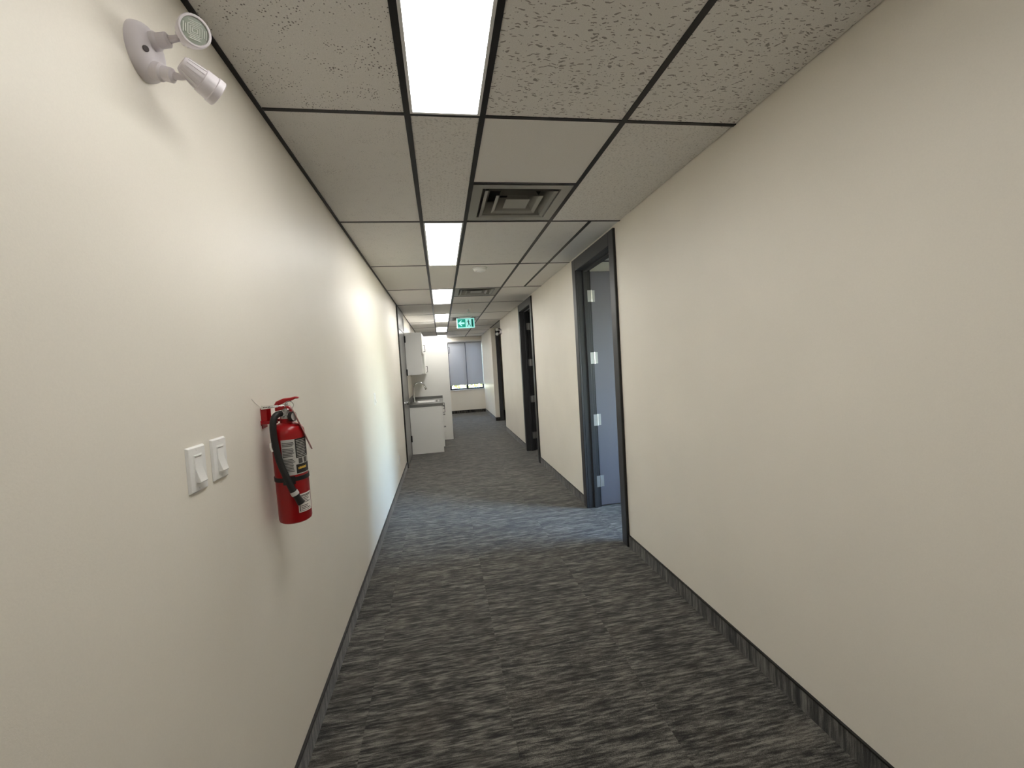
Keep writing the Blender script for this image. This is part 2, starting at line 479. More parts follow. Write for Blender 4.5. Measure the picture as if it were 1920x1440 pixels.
# ---- carpet baseboards with a black cap
def base(name, segs, label=None):
    """ segs: (axis, face position, outward sign, from, to) """
    o = MB(); c = MB(); H = .088
    for ax, p, sg, a, b in segs:
        p0, p1 = sorted((p, p + sg * .008)); q0, q1 = sorted((p, p + sg * .011))
        if ax == 'x':
            o.box(p0, p1, a, b, 0, H); c.box(q0, q1, a, b, H, H + .005)
        else:
            o.box(a, b, p0, p1, 0, H); c.box(a, b, q0, q1, H, H + .005)
    s = struct(name, o, M['base'], label, 'baseboard' if label else None)
    c.build('cap', M['black_trim'], s)
base('baseboard_left', [('x', XL, 1, -3, LD0), ('x', XL, 1, 8.787 + .64, 11.0)], 'dark carpet baseboard with black cap along the left wall')
base('baseboard_right', [('x', XR, -1, -3, D1[0]), ('x', XR, -1, D1[1], D2[0]), ('x', XR, -1, D2[1], YA0)], 'dark carpet baseboard with black cap along the right wall')
base('baseboard_right_far', [('x', XR, -1, YA1, YE), ('y', YA1, -1, XR - .008, D3[0])])
base('baseboard_end', [('y', YE, -1, -2.7, XR - .008)], 'dark baseboard along the end wall below the window')

# ---- ceiling tiles and tees
def clip(a, b, lo, hi): return max(a, lo), min(b, hi)
ZTEE = CZ
tiles = {}
def ctile(x0, x1, y0, y1, kind):
    w, h = x1 - x0, y1 - y0
    if w < .02 or h < .02: return
    key = (round(w, 3), round(h, 3), kind)
    if key not in tiles:
        mb = MB(); e = .003
        mb.hexa([(-w / 2 + e, -h / 2 + e, 0), (w / 2 - e, -h / 2 + e, 0), (-w / 2 + e, h / 2 - e, 0), (w / 2 - e, h / 2 - e, 0),
                 (-w / 2, -h / 2, .014), (w / 2, -h / 2, .014), (-w / 2, h / 2, .014), (w / 2, h / 2, .014)])
        tiles[key] = mb.mesh('ceiling_tile', M[kind], 0)
    t = bpy.data.objects.new('ceiling_tile', tiles[key]); COL.objects.link(t)
    t.parent = ceiling; t.location = ((x0 + x1) / 2, (y0 + y1) / 2, ZTEE + .0015)
    t.rotation_euler = (random.uniform(-.001, .001), random.uniform(-.001, .001), 0)
def tee(x0, x1, y0, y1, dz=0.0):
    MB().box(x0, x1, y0, y1, ZTEE - .0015 + dz, ZTEE + .0025).build('grid_tee', M['tee'], ceiling)
TW = .012
LIGHTS = (-3, -1, 1, 3, 5, 7, 9)
VENTS = (0.5, 3.0, 5.5)
G = .002
for k in range(-4, 10):
    a, b = clip(gy(k), gy(k + 1), -3, YE)
    ctile(XL + G, T1 - G, a + G, b - G, 'pin' if k < 0 else ('pinfine' if k < 2 else 'smooth'))
    if k not in LIGHTS: ctile(T1 + G, T2 - G, a + G, b - G, 'wormfine' if k < 2 else 'smooth')
    # column between second and third main tee, split where an air diffuser sits
    v = [x for x in VENTS if k <= x < k + 1]
    kind = 'worm' if k < 0 else ('smooth' if k in (0, 5) else ('pinfine' if k == 1 else 'smooth'))
    if not v: ctile(T2 + G, T3 - G, a + G, b - G, kind)
    elif v[0] == k: ctile(T2 + G, T3 - G, gy(k + .5) + G, b - G, kind)
    else: ctile(T2 + G, T3 - G, a + G, gy(k + .5) - G, kind)
    rk = 'worm' if k < 0 else ('wormfine' if k == 0 else ('pinfine' if k == 1 else 'smooth'))
    if k in (1, 2):
        ctile(T3 + G, TS - G, a + G, b - G, rk)
        ctile(TS + G, XR - .003, a + G, b - G, 'white_tile' if k == 1 else 'smooth')
        tee(TS - TW, TS + TW, a + TW, b - TW)
    else: ctile(T3 + G, XR - .003, a + G, b - G, rk)
    if k > -3:
        for x0, x1 in ((XL + .018, T1 - TW), (T1 + TW, T2 - TW), (T2 + TW, T3 - TW), (T3 + TW, XR - .001)):
            tee(x0, x1, a - TW * .75, a + TW * .75, .0004)
    for x in v:
        y = gy(x if x > k else k + .5)
        tee(T2 + TW, T3 - TW, y - TW * .75, y + TW * .75, .0004)
for x in (T1, T2, T3): tee(x - TW, x + TW, -3, YE)
MB().box(XL, XL + .016, -3, 11.0, ZTEE - .0025, ZTEE + .004).build('wall_angle', M['tee'], ceiling)
MB().box(XL + .016, XR, YE - .02, YE, ZTEE - .0025, ZTEE + .003).build('wall_angle', M['tee'], ceiling)
MB().box(XR - .022, XR + .004, YA0 - .02, YA1 + .02, ZTEE - .003, ZTEE + .003).build('wall_angle', M['tee'], ceiling)
for y0 in (YA0, YA0 + .895): ctile(XR + .006, 2.6, y0, y0 + .893, 'smooth')
for i in range(3):
    for y0, y1 in ((11.0, gy(8)), (gy(8), gy(9)), (gy(9), YE)): ctile(-2.7 + i * .7, -2.7 + i * .7 + .7, y0 + .004, y1 - .004, 'smooth')
for x in (-2.0, -1.3, XL): MB().box(x - TW, x + TW, 11.0, YE - .02, ZTEE - .0015, ZTEE + .0025).build('grid_tee', M['tee'], ceiling)

# ------------------------------------------------------------------ ceiling lights
LL = {-3: 'lit white panel light behind the viewpoint, out of the frame',
      -1: 'large lit white panel light cut off by the top edge, nearest of the row',
      1: 'second lit panel light along the ceiling, just beyond the near square air diffuser',
      3: 'third lit panel light, level with the second square air diffuser',
      5: 'fourth lit panel light, just left of and above the green exit sign',
      7: 'fifth lit panel light, above the tall white cabinet',
      9: 'last lit panel light by the window, hidden behind the tall cabinet'}
for k in LIGHTS:
    a, b = clip(gy(k), gy(k + 1), -3, YE - .02)
    t = thing('ceiling_light', LL[k], 'ceiling light', ((T1 + T2) / 2, (a + b) / 2, CZ), group='flat panel lights down the corridor ceiling')
    w = (T2 - T1) / 2 - .011; h = (b - a) / 2 - .01; f = .011
    o = MB()
    o.box(-w, -w + f, -h, h, -.004, .02).box(w - f, w, -h, h, -.004, .02).box(-w + f, w - f, -h, -h + f, -.004, .02).box(-w + f, w - f, h - f, h, -.004, .02)
    o.box(-w + f, w - f, -h + f, h - f, .012, .02)
    o.build('frame', M['lamp_frame'], t)
    MB().box(-w + f, w - f, -h + f, h - f, -.001, .006).build('diffuser_panel', mat('lit_panel', (235, 235, 235), 0.4, emit=(255, 253, 249), estr=PANEL[k]), t)

# ------------------------------------------------------------------ air diffusers
VL = {0.5: 'square grey air diffuser with stepped louvres, nearest one overhead',
      3.0: 'second square air diffuser, beside the third light panel',
      5.5: 'farthest square air diffuser, mostly hidden behind the green exit sign'}
def sq_frustum(mb, a0, z0, a1, z1, th=.004):
    """ square sloping band between half-size a0 at z0 and a1 at z1, with thickness """
    q = lambda a, z: [(-a, -a, z), (a, -a, z), (a, a, z), (-a, a, z)]
    R = [[mb.v(p) for p in q(a, z)] for a, z in ((a0, z0), (a1, z1), (a1 - th, z1 + th), (a0 - th, z0 + th))]
    for A, B in zip(R, R[1:] + R[:1]):
        for i in range(4): mb.bm.faces.new((A[i], A[(i + 1) % 4], B[(i + 1) % 4], B[i]))
for k in VENTS:
    y0, y1 = gy(k), gy(k + .5)
    t = thing('air_diffuser', VL[k], 'air diffuser', ((T2 + T3) / 2, (y0 + y1) / 2, CZ), group='square ceiling air diffusers')
    A = .283
    o = MB(); q = MB()
    sq_frustum(q, A, 0, A - .055, .002, .003)
    q.build('frame', M['vent'], t, smooth=0)
    q = MB(); sq_frustum(q, A - .050, .004, .185, .085, .004)
    q.build('throat', M['vent'], t, smooth=0)
    MB().box(-.2, .2, -.2, .2, .10, .105).build('neck', M['vent_dark'], t)
    for a, z in ((.213, -.004), (.141, -.002)):
        q = MB(); sq_frustum(q, a, z, a - .020, z + .008, .003); sq_frustum(q, a - .020, z + .008, a - .052, z + .075, .003)
        q.build('louvre', M['vent'], t, smooth=0)
    MB().hexa([(-.073, -.073, .004), (.073, -.073, .004), (-.073, .073, .004), (.073, .073, .004),
               (-.05, -.05, .05), (.05, -.05, .05), (-.05, .05, .05), (.05, .05, .05)]).build('centre_plate', M['vent'], t, smooth=0)
    MB().box(-.01, .01, -.01, .01, .05, .10).build('hanger', M['vent_dark'], t)

# ------------------------------------------------------------------ doors
FACE, PROUD = .088, .020
def door_frame(name, xf, w, zo, zt, thick, label):
    """ hollow metal frame; local u along the wall, n out of it, z up """
    o = MB(xf)
    F = FACE
    o.box(0, F, 0, PROUD, 0, zt).box(w - F, w, 0, PROUD, 0, zt).box(F, w - F, 0, PROUD, zo, zt)
    o.box(.045, F, -thick, 0, 0, zo + .05).box(w - F, w - .045, -thick, 0, 0, zo + .05).box(F, w - F, -thick, 0, zo, zo + .05)
    o.box(0, F, -thick - PROUD * .6, -thick, 0, zt).box(w - F, w, -thick - PROUD * .6, -thick, 0, zt).box(F, w - F, -thick - PROUD * .6, -thick, zo, zt)
    s = struct(name, o, M['frame'], label, 'door', bevel=.004)
    MB(xf).box(-.005, 0, 0, PROUD - .002, 0, zt).box(w, w + .005, 0, PROUD - .002, 0, zt).build('edge_seal', M['black_trim'], s)
    q = MB(xf)
    q.box(F, F + .015, -thick + .03, -.058, 0, zo).box(w - F - .015, w - F, -thick + .03, -.058, 0, zo).box(F + .015, w - F - .015, -thick + .03, -.058, zo - .015, zo)
    q.build('door_stop', M['frame'], s, bevel=.002)
    return s
def open_leaf(s, xf, w, zo, n0, mleaf, hz):
    """ leaf swung 90 degrees into the room, hinged at the u = w jamb """
    u = w - FACE
    lf = MB(xf).box(u + .012, u + .057, n0 - .80, n0, .012, zo - .008).build('door_leaf', mleaf, s, bevel=.002)
    for z in hz:
        h = MB(xf).box(u - .002, u + .0, n0 + .006, n0 + .056, z - .055, z + .055)
        h.cyl_local = None
        p0 = xf(u + .004, n0 + .002, z - .056); p1 = xf(u + .004, n0 + .002, z + .056)
        h.xf = None; h.cyl(p0, p1, .008, 10)
        h.xf = xf; h.box(u + .010, u + .012, n0 - .036, n0 - .002, z - .055, z + .055)
        h.build('hinge', M['steel'], lf)
    kz = 1.0
    k = MB()
    for sg, uu in ((-1, u + .012), (1, u + .057)):
        a = Vector(xf(uu, n0 - .735, kz)); b = Vector(xf(uu + sg * .06, n0 - .735, kz))
        k.lathe(a, b - a, [(0, .033), (.008, .033), (.01, .012), (.03, .012), (.036, .026), (.055, .027), (.062, .018), (.064, 0)], 18)
    k.build('door_knob', M['steel'], lf)
    return lf
HZ = (2.060, 1.464, .860, .254)
xf1 = lambda u, n, z: (XR - n, D1[0] + u, z)
d1 = door_frame('door_1', xf1, D1[1] - D1[0], 2.303, 2.412, WT, 'near dark grey door frame on the right with its grey door swung inward')
open_leaf(d1, xf1, D1[1] - D1[0], 2.303, -.135, M['leaf'], HZ)
xf2 = lambda u, n, z: (XR - n, D2[0] + u, z)
d2 = door_frame('door_2', xf2, D2[1] - D2[0], 2.303, 2.412, WT, 'second dark grey door frame on the right, opening on a dark room')
open_leaf(d2, xf2, D2[1] - D2[0], 2.303, -.135, M['frame'], HZ)  # grey leaf coloured charcoal: the shade of the unlit room put into its paint
# alcove door: hinged on its left jamb, so u runs from right to left
xf3 = lambda u, n, z: (D3[1] - u, YA1 - n, z)
d3 = door_frame('door_3', xf3, D3[1] - D3[0], 2.303, 2.412, WT, 'farthest dark door frame on the right, facing the camera behind the twin-head lamp')
open_leaf(d3, xf3, D3[1] - D3[0], 2.303, -.135, M['frame'], HZ)
# closed left door
xf4 = lambda u, n, z: (XL + n, LD0 + u, z)
o = MB(xf4); w = LD1 - LD0; F = .07
o.box(0, F, 0, PROUD, 0, 2.415).box(w - F, w, 0, PROUD, 0, 2.415).box(F, w - F, 0, PROUD, 2.33, 2.415).box(F, w - F, 0, PROUD, 2.085, 2.115)
o.box(.05, F, -WT, 0, 0, 2.36).box(w - F, w - .05, -WT, 0, 0, 2.36).box(F, w - F, -WT, 0, 2.085, 2.36)
d4 = struct('door_4', o, M['left_door'], 'closed grey door in the left wall before the kitchenette, seen edge-on', 'door', bevel=.003)
MB(xf4).box(-.006, 0, 0, PROUD - .001, 0, 2.415).build('edge_seal', M['black_trim'], d4)
MB(xf4).box(F, w - F, 0, .012, 2.115, 2.33).build('transom_panel', M['left_door'], d4, bevel=.002)
lf = MB(xf4).box(F + .004, w - F - .004, -.035, .014, .01, 2.080).build('door_leaf', M['left_door'], d4, bevel=.002)
for z in (2.12 - .14, 1.42, .285):
    MB().cyl((XL + .026, LD1 - F - .004, z - .055), (XL + .026, LD1 - F - .004, z + .055), .011, 12).build('hinge', M['black_metal'], lf)
a = Vector((XL + .014, 6.66, .955))
MB().lathe(a, (1, 0, 0), [(0, .033), (.006, .033), (.009, .013), (.028, .013), (.034, .025), (.052, .028), (.062, .02), (.065, 0)], 20).build('door_knob', M['chrome'], lf)
MB(xf4).box(.05, w - .05, -WT - .02, -WT, 0, 2.4).build('backing_panel', M['left_door'], d4)

# ------------------------------------------------------------------ window and blinds
o = MB(); fy0, fy1 = YE + .09, YE + .14; fw = .04
xs = [WX0, .27, .803, WX1]
o.box(WX0, WX1, fy0, fy1, WZ0, WZ0 + fw).box(WX0, WX1, fy0, fy1, WZ1 - fw, WZ1)
for x in (WX0, WX1 - fw): o.box(x, x + fw, fy0, fy1, WZ0 + fw, WZ1 - fw)
w1 = struct('window_1', o, M['window_frame'], 'dark framed window at the corridor end with two grey roller blinds', 'window', bevel=.002)
for x in xs[1:3]: MB().box(x - .035, x + .035, fy0 - .02, fy1, WZ0 + fw, WZ1 - fw).build('mullion', M['window_frame'], w1)
for x0, x1 in zip(xs, xs[1:]): MB().box(x0 + .03, x1 - .03, fy0 + .02, fy0 + .026, WZ0 + fw, WZ1 - fw).build('pane', M['glass'], w1)
MB().box(WX0 - .03, WX1 + .01, YE - .03, YE + .10, WZ0 - .022, WZ0).build('window_sill', M['sill'], w1, bevel=.003)
BL = ['grey roller blind hidden behind the tall white cabinet', 'left grey roller blind, partly covered by the tall white cabinet', 'right grey roller blind, beside the right wall']
bx = [(-.265, .235), (.262, .794), (.808, 1.318)]
for (x0, x1), lab in zip(bx, BL):
    t = thing('roller_blind', lab, 'blind', ((x0 + x1) / 2, YE - .03, 2.27), group='grey roller blinds over the end window')
    h = (x1 - x0) / 2
    MB().cyl((-h, 0, -.018), (h, 0, -.018), .020, 16).build('roller_tube', M['blind'], t)
    MB().box(-h + .004, h - .004, .0185, .0195, -1.355, -.02).build('shade_cloth', M['blind'], t)
    MB().box(-h + .004, h - .004, .013, .025, -1.375, -1.355).build('hem_bar', M['blind'], t, bevel=.002)
t = MB().box(-.30, 1.333, YE - .085, YE - .001, 2.268, 2.308).build('blind_valance', M['sill'], None, bevel=.003)
tag(t, 'white rail across the wall above the two grey roller blinds', 'rail')

# outdoors seen under the blinds
o = MB().box(-14, 16, 13.9, 40, -.35, -.3)
tag(o.build('pavement', M['pavement'], None), 'pale pavement outside the end window', 'pavement', kind='structure')
t = thing('hedge', 'yellow-green hedge outside, seen below the left grey blind', 'hedge', (-1.2, 19.0, -.3))
o = MB(); rnd = random.Random(3)
for i in range(5200):
    x = rnd.uniform(-3.2, 3.6); y = rnd.uniform(-.6, .6); z = rnd.uniform(.05, 2.4 + .5 * math.sin(x * 1.7))
    p = Vector((x, y, z)); d = Vector((rnd.uniform(-1, 1), rnd.uniform(-1, 1), rnd.uniform(-.6, 1))).normalized()
    e = d.cross(Vector((rnd.uniform(-1, 1), rnd.uniform(-1, 1), .3))).normalized(); L = rnd.uniform(.10, .2)
    vs = [o.v(p), o.v(p + d * L * .5 + e * L * .3), o.v(p + d * L), o.v(p + d * L * .5 - e * L * .3)]
    o.bm.faces.new(vs)
hl = o.build('foliage', M['leaf_green'], t, smooth=0); hl['kind'] = 'stuff'
for i in range(9):
    x = -3 + i * .8
    MB().tube([(x, 0, 0), (x + .05, .05, .8), (x - .04, 0, 1.6)], [.04, .03, .012], 6).build('stem', M['trunk'], t)

# ------------------------------------------------------------------ kitchenette
KY0, KY1 = 7.498, 8.787
KX1 = -.018
t = thing('base_cabinet', 'white base cabinet under the grey worktop, its plain side facing the camera', 'cabinet', (XL, KY0, 0))
D = KX1 - XL
MB().box(.002, D - .02, 0, .016, 0, .811).build('side_panel', M['cab'], t, bevel=.001)
MB().box(.002, D - .06, .016, KY1 - KY0 - .002, 0, .09).build('toe_kick', M['cab'], t)
MB().box(.002, D - .02, .016, KY1 - KY0 - .002, .09, .62).build('body', M['cab'], t)
MB().box(.002, D - .02, .016, .25, .62, .811).box(.002, D - .02, .82, KY1 - KY0 - .002, .62, .811).box(D - .05, D - .02, .25, .82, .62, .811).box(.002, .03, .25, .82, .62, .811).build('top_rail', M['cab'], t)
def pull(p0, p1, out, parent, r=.0045, name='handle'):
    """ squared black bar pull from p0 to p1, standing off by out """
    p0, p1, out = Vector(p0), Vector(p1), Vector(out)
    return MB().tube([p0, p0 + out * .96, p0 + out, p0 + out + (p1 - p0) * .03, p1 + out - (p1 - p0) * .03, p1 + out, p1 + out * .96, p1], r, 8).build(name, M['black_metal'], parent)
for i, (a, b) in enumerate(((.002, .415), (.419, .83))):
    d = MB().box(D - .019, D, a, b, .095, .806).build('door', M['cab'], t, bevel=.0015)
    yy = .075 if i == 0 else .79
    pull((D, yy, .795), (D, yy, .685), (.036, 0, 0), d)
for z0, z1, hz in ((.095, .37, .30), (.374, .60, .545), (.604, .806, .72)):
    d = MB().box(D - .019, D, .834, KY1 - KY0 - .003, z0, z1).build('drawer', M['cab'], t, bevel=.0015)
    pull((D, 1.0, hz), (D, 1.13, hz), (.034, 0, 0), d)

t = thing('worktop', 'dark grey laminate worktop with upstands over the white base cabinet', 'worktop', (XL, KY0, .811))
SX0, SX1, SY0, SY1 = .055, .505, .285, .785      # sink cut-out
o = MB(); L = KY1 - KY0 - .002; e = .012
o.box(.0, D + e, -.006, SY0, 0, .05).box(.0, D + e, SY1, L, 0, .05).box(.0, SX0, SY0, SY1, 0, .05).box(SX1, D + e, SY0, SY1, 0, .05)
o.build('top', M['counter'], t, bevel=.002)
MB().box(.0, .018, -.006, L, .05, .145).build('backsplash', M['counter'], t, bevel=.002)
MB().box(.018, D + e, L - .018, L, .05, .10).build('side_splash', M['counter'], t, bevel=.002)

t = thing('kitchen_sink', 'stainless steel sink set into the grey worktop', 'sink', (XL + .28, KY0 + .535, .861))
def rrect(hx, hy, r, n=5):
    P = []
    for cx, cy, a0 in ((hx - r, hy - r, 0), (-hx + r, hy - r, 90), (-hx + r, -hy + r, 180), (hx - r, -hy + r, 270)):
        for i in range(n + 1):
            a = math.radians(a0 + 90 * i / n); P.append((cx + r * math.cos(a), cy + r * math.sin(a)))
    return P
o = MB()
rings = [(.243, .268, .03, .001), (.243, .268, .03, .006), (.232, .257, .03, .007), (.195, .22, .05, .004), (.185, .21, .05, -.01), (.17, .195, .05, -.15), (.13, .155, .05, -.165)]
R = []
for hx, hy, r, z in rings:
    off = .018 if hx < .225 else 0
    R.append([o.v((x + off, y, z)) for x, y in rrect(hx, hy, r)])
for A, B in zip(R, R[1:]):
    n = len(A)
    for i in range(n): o.bm.faces.new((A[i], A[(i + 1) % n], B[(i + 1) % n], B[i]))
o.bm.faces.new(R[-1])
o.build('basin', M['steel'], t)
MB().lathe((.018, 0, -.1645), (0, 0, 1), [(0, .04), (.003, .04), (.004, .02)], 20).build('drain', M['chrome'], t)

t = thing('kitchen_faucet', 'chrome gooseneck faucet rising behind the sink', 'faucet', (XL + .068, 8.02, .868))
MB().lathe((0, 0, 0), (0, 0, 1), [(0, .028), (.006, .028), (.01, .022), (.08, .020), (.085, .016), (.12, .015)], 20).build('body', M['chrome'], t)
pts = [(0, 0, .08), (0, 0, .25)]
for i in range(1, 13):
    a = math.radians(180 - i * 13.5); pts.append((.105 + .105 * math.cos(a), 0, .25 + .105 * math.sin(a)))
MB().tube(pts, .0125, 12).build('spout', M['chrome'], t)
e = Vector(pts[-1]); d = (e - Vector(pts[-2])).normalized()
MB().lathe(e - d * .005, d, [(0, .014), (.01, .018), (.065, .022), (.075, .019)], 16).build('spray_head', M['chrome'], t)
MB().tube([(.0, .02, .06), (.005, .055, .075), (.012, .085, .115)], [.009, .008, .006], 10).build('lever', M['chrome'], t)

# wall cabinets
UZ0, UZ1, UD = 1.37, 2.096, .297
def wall_cab(label, y0, y1, niche):
    t = thing('wall_cabinet', label, 'cabinet', (XL, y0, UZ0), group='white cabinets hung over the worktop')
    H = UZ1 - UZ0; L = y1 - y0 - .001; d = UD - .02
    o = MB().box(.002, d, 0, .016, 0, H).box(.002, d, L - .016, L, 0, H).box(.002, d, .016, L - .016, H - .016, H).box(.002, d, .016, L - .016, 0, .016).box(.002, .012, .016, L - .016, .016, H - .016)
    o.build('body', M['cab'], t, bevel=.001)
    dz = .375 if niche else .002
    if niche: MB().box(.012, d, .016, L - .016, .36, .376).build('shelf', M['cab'], t)
    q = MB().box(d + .001, UD, .002, L - .002, dz, H - .001).build('door', M['cab'], t, bevel=.0015)
    hy = .50 if niche else L - .045
    hz = .41 if niche else .03
    pull((UD, hy, hz), (UD, hy, hz + .115), (.030, 0, 0), q)
wall_cab('nearer white wall cabinet above the sink, its side panel facing the camera', KY0, 8.14, True)
wall_cab('farther white wall cabinet, touching the tall white cabinet', 8.14, KY1, False)

t = thing('tall_cabinet', 'tall white cabinet with a full-height side panel at the end of the worktop', 'cabinet', (XL, KY1, 0))
TD = .16 - XL
MB().box(.002, TD, 0, .018, 0, 2.12).build('side_panel', M['cab'], t, bevel=.001)
MB().box(.002, TD - .02, .018, .62, .09, 2.12).build('body', M['cab'], t, bevel=.001)
MB().box(.002, TD - .06, .018, .62, 0, .09).build('toe_kick', M['cab'], t)
for z0, z1, hz in ((.095, 1.35, 1.15), (1.354, 2.116, 1.76)):
    q = MB().box(TD - .019, TD, .020, .619, z0, z1).build('door', M['cab'], t, bevel=.0015)
    if z0 > 1: pull((TD, .06, hz), (TD, .06, hz + .12), (.034, 0, 0), q)

# ------------------------------------------------------------------ exit sign
t = thing('exit_sign', 'lit green exit sign with a left arrow and a walking figure, hung from the ceiling', 'exit sign', (.528, 8.30, 2.205))
hx, H = .172, .192
MB().box(-hx, hx, .004, .05, 0, H).build('housing', M['white_plastic'], t, bevel=.004)
MB().box(-.10, .10, .0, .06, H, H + .012).box(-.13, .13, -.02, .08, H + .0205, H + .0256).box(-.05, .05, .01, .05, H + .012, H + .0205).build('canopy', M['white_plastic'], t)
MB().box(-hx + .003, hx - .003, .001, .004, .003, H - .003).build('border', M['exit_white'], t)
MB().box(-hx + .018, -.004, -.0005, .001, .018, H - .018).build('arrow_panel', M['exit_green'], t)
ar = [(-.145, .096), (-.085, .150), (-.066, .150), (-.100, .112), (-.022, .112), (-.022, .080), (-.100, .080), (-.066, .042), (-.085, .042)]
MB().prism(ar, 'xz', -.002, -.0005).build('arrow', M['exit_white'], t, smooth=0)
o = MB().box(.110, .150, -.0005, .001, .018, H - .018)
o.build('door_symbol', M['exit_green'], t)
MB().prism([(.110, .05), (.135, .03), (.135, .165), (.110, .165)], 'xz', -.0015, -.0005).build('doorway_symbol', M['exit_dark'], t, smooth=0)
fig = MB()
fig.lathe((.052, -.002, .150), (0, 1, 0), [(0, .011), (.0015, .011)], 14)
for pl in ([(.040, .136), (.058, .138), (.068, .092), (.050, .088)], [(.052, .095), (.066, .092), (.088, .058), (.078, .050)], [(.076, .060), (.088, .058), (.098, .028), (.088, .026)],
           [(.050, .092), (.062, .088), (.052, .055), (.042, .058)], [(.042, .060), (.052, .056), (.030, .024), (.020, .030)],
           [(.042, .134), (.046, .126), (.026, .106), (.018, .112)], [(.056, .136), (.060, .126), (.082, .112), (.086, .120)]):
    fig.prism(pl, 'xz', -.002, -.0005)
fig.build('walking_figure', M['exit_dark'], t, smooth=0)

# smoke detector and sprinkler
t = thing('smoke_detector', 'round white smoke detector on the ceiling past the second light panel', 'smoke detector', (.449, 4.30, CZ))
MB().lathe((0, 0, .001), (0, 0, -1), [(0, .072), (.010, .072), (.012, .066), (.026, .062), (.034, .052), (.036, .0)], 32).build('body', M['white_plastic'], t)
MB().lathe((0, 0, -.034), (0, 0, -1), [(0, .026), (.006, .024), (.007, 0)], 20).build('sensor_cap', M['white_plastic'], t)
t = thing('sprinkler', 'small sprinkler head on the ceiling before the green exit sign', 'sprinkler', (.524, 7.26, CZ))
MB().lathe((0, 0, .001), (0, 0, -1), [(0, .038), (.004, .038), (.010, .022), (.012, .012), (.03, .010)], 20).build('escutcheon', M['white_plastic'], t)
MB().tube([(-.008, 0, -.028), (-.016, 0, -.045), (0, 0, -.058), (.016, 0, -.045), (.008, 0, -.028)], .003, 6).lathe((0, 0, -.057), (0, 0, -1), [(0, .02), (.002, .02)], 16).build('deflector', M['chrome'], t)

# ------------------------------------------------------------------ twin-head emergency lamps
def emergency_lamp(label, loc, rotz, headA, dirA, headB, dirB, jA, jB, sc=.78):
    """ local x out of the wall, y along it, z up """
    t = thing('emergency_lamp', label, 'emergency light', loc, rotz, 'twin-head emergency lamps')
    o = MB()
    ns, nr = 32, 7
    R = []
    for i in range(nr + 1):
        f = i / nr
        rr = math.cos(f * math.pi / 2) ** .55
        x = .004 + .030 * math.sin(f * math.pi / 2)
        if i == 0: R.append([o.v((0, .052 * math.cos(2 * math.pi * k / ns), .058 * math.sin(2 * math.pi * k / ns))) for k in range(ns)])
        if i == nr: R.append([o.v((x, 0, 0))])
        else: R.append([o.v((x, .052 * rr * math.cos(2 * math.pi * k / ns), .058 * rr * math.sin(2 * math.pi * k / ns))) for k in range(ns)])
    for A, B in zip(R, R[1:]):
        for k in range(ns):
            j = (k + 1) % ns
            if len(B) == 1: o.bm.faces.new((A[k], A[j], B[0]))
            else: o.bm.faces.new((A[k], A[j], B[j], B[k]))
    o.build('wall_plate', M['cool_plastic'], t)
    MB().lathe((.022, -.030, -.012), (.8, -.5, -.3), [(0, .006), (.0105, .006), (.012, .005)], 14).build('screw_cap', M['dark_hole'], t)
    for hd, dr, jt in ((headA, dirA, jA), (headB, dirB, jB)):
        hd, dr, jt = Vector(hd), Vector(dr).normalized(), Vector(jt)
        root = Vector((.018, jt.y * .8, jt.z * .8))
        ax = (jt - root).normalized()
        MB().lathe(root, ax, [(0, .018), ((jt - root).length - .010, .018), ((jt - root).length - .006, .0145), ((jt - root).length + .012, .0145), ((jt - root).length + .016, .009)], 18).build('swivel', M['cool_plastic'], t)
        b = hd - dr * .012 * sc
        MB().tube([jt + ax * .006, jt + ax * .02 + (b - jt) * .15, b], [.008, .0065, .0065], 10).build('arm', M['cool_plastic'], t)
        p = [(-.050, .0), (-.050, .019), (-.046, .0225), (.0, .0315), (.002, .0345), (.030, .0365), (.032, .0385), (.048, .0385), (.050, .0365), (.050, .0325), (.046, .032), (.044, 0)]
        p = [(d * sc, r * sc) for d, r in p]
        h = MB().lathe(hd, dr, p, 28).build('lamp_head', M['cool_plastic'], t)
        u = dr.cross(Vector((0, 0, 1))).normalized(); w = u.cross(dr)
        q = MB()
        for k in range(14):                                     # cooling ribs round the tapered back
            a = 2 * math.pi * k / 14; c = u * math.cos(a) + w * math.sin(a); s = -u * math.sin(a) + w * math.cos(a)
            P = []
            for d, r in ((-.044, .0215), (-.001, .0300)):
                for e in (-.0022, .0022):
                    for g in (-.004, .0028): P.append(hd + (dr * d + c * (r + g) + s * e) * sc)
            q.hexa([P[0], P[1], P[2], P[3], P[4], P[5], P[6], P[7]])
        q.build('ribs', M['cool_plastic'], h)
        MB().lathe(hd + dr * .0445 * sc, dr, [(0, .0318 * sc), (.0015, .0318 * sc), (.002, .028 * sc), (.002, 0)], 28).build('lamp_lens', M['lens_glass'], h)
        q = MB()
        for r in (.006, .011, .016, .021, .026):                 # squared prism ridges of the lens
            f = .0470
            c4 = [hd + (dr * f + u * (sx * r) + w * (sy * r * .8)) * sc for sx, sy in ((-1, -1), (1, -1), (1, 1), (-1, 1))]
            for i in range(4):
                A, B = c4[i], c4[(i + 1) % 4]
                if r > .02: A, B = A + (B - A) * .22, B - (B - A) * .22
                q.tube([A, (A + B) / 2, B], .0012, 5)
        q.build('lens_ridges', M['lens_ridge'], h)
    return t
lo = Vector((XL, 1.067, 2.168))
def rel(x, y, z): return Vector((x, y, z)) - lo
emergency_lamp('white twin-head emergency lamp high on the left wall, in the top left corner', lo, 0,
               rel(-.490, 1.058, 2.206), (.62, -.75, -.32), rel(-.486, 1.078, 2.124), (.60, .66, -.42), rel(-.545, 1.056, 2.188), rel(-.545, 1.062, 2.122))
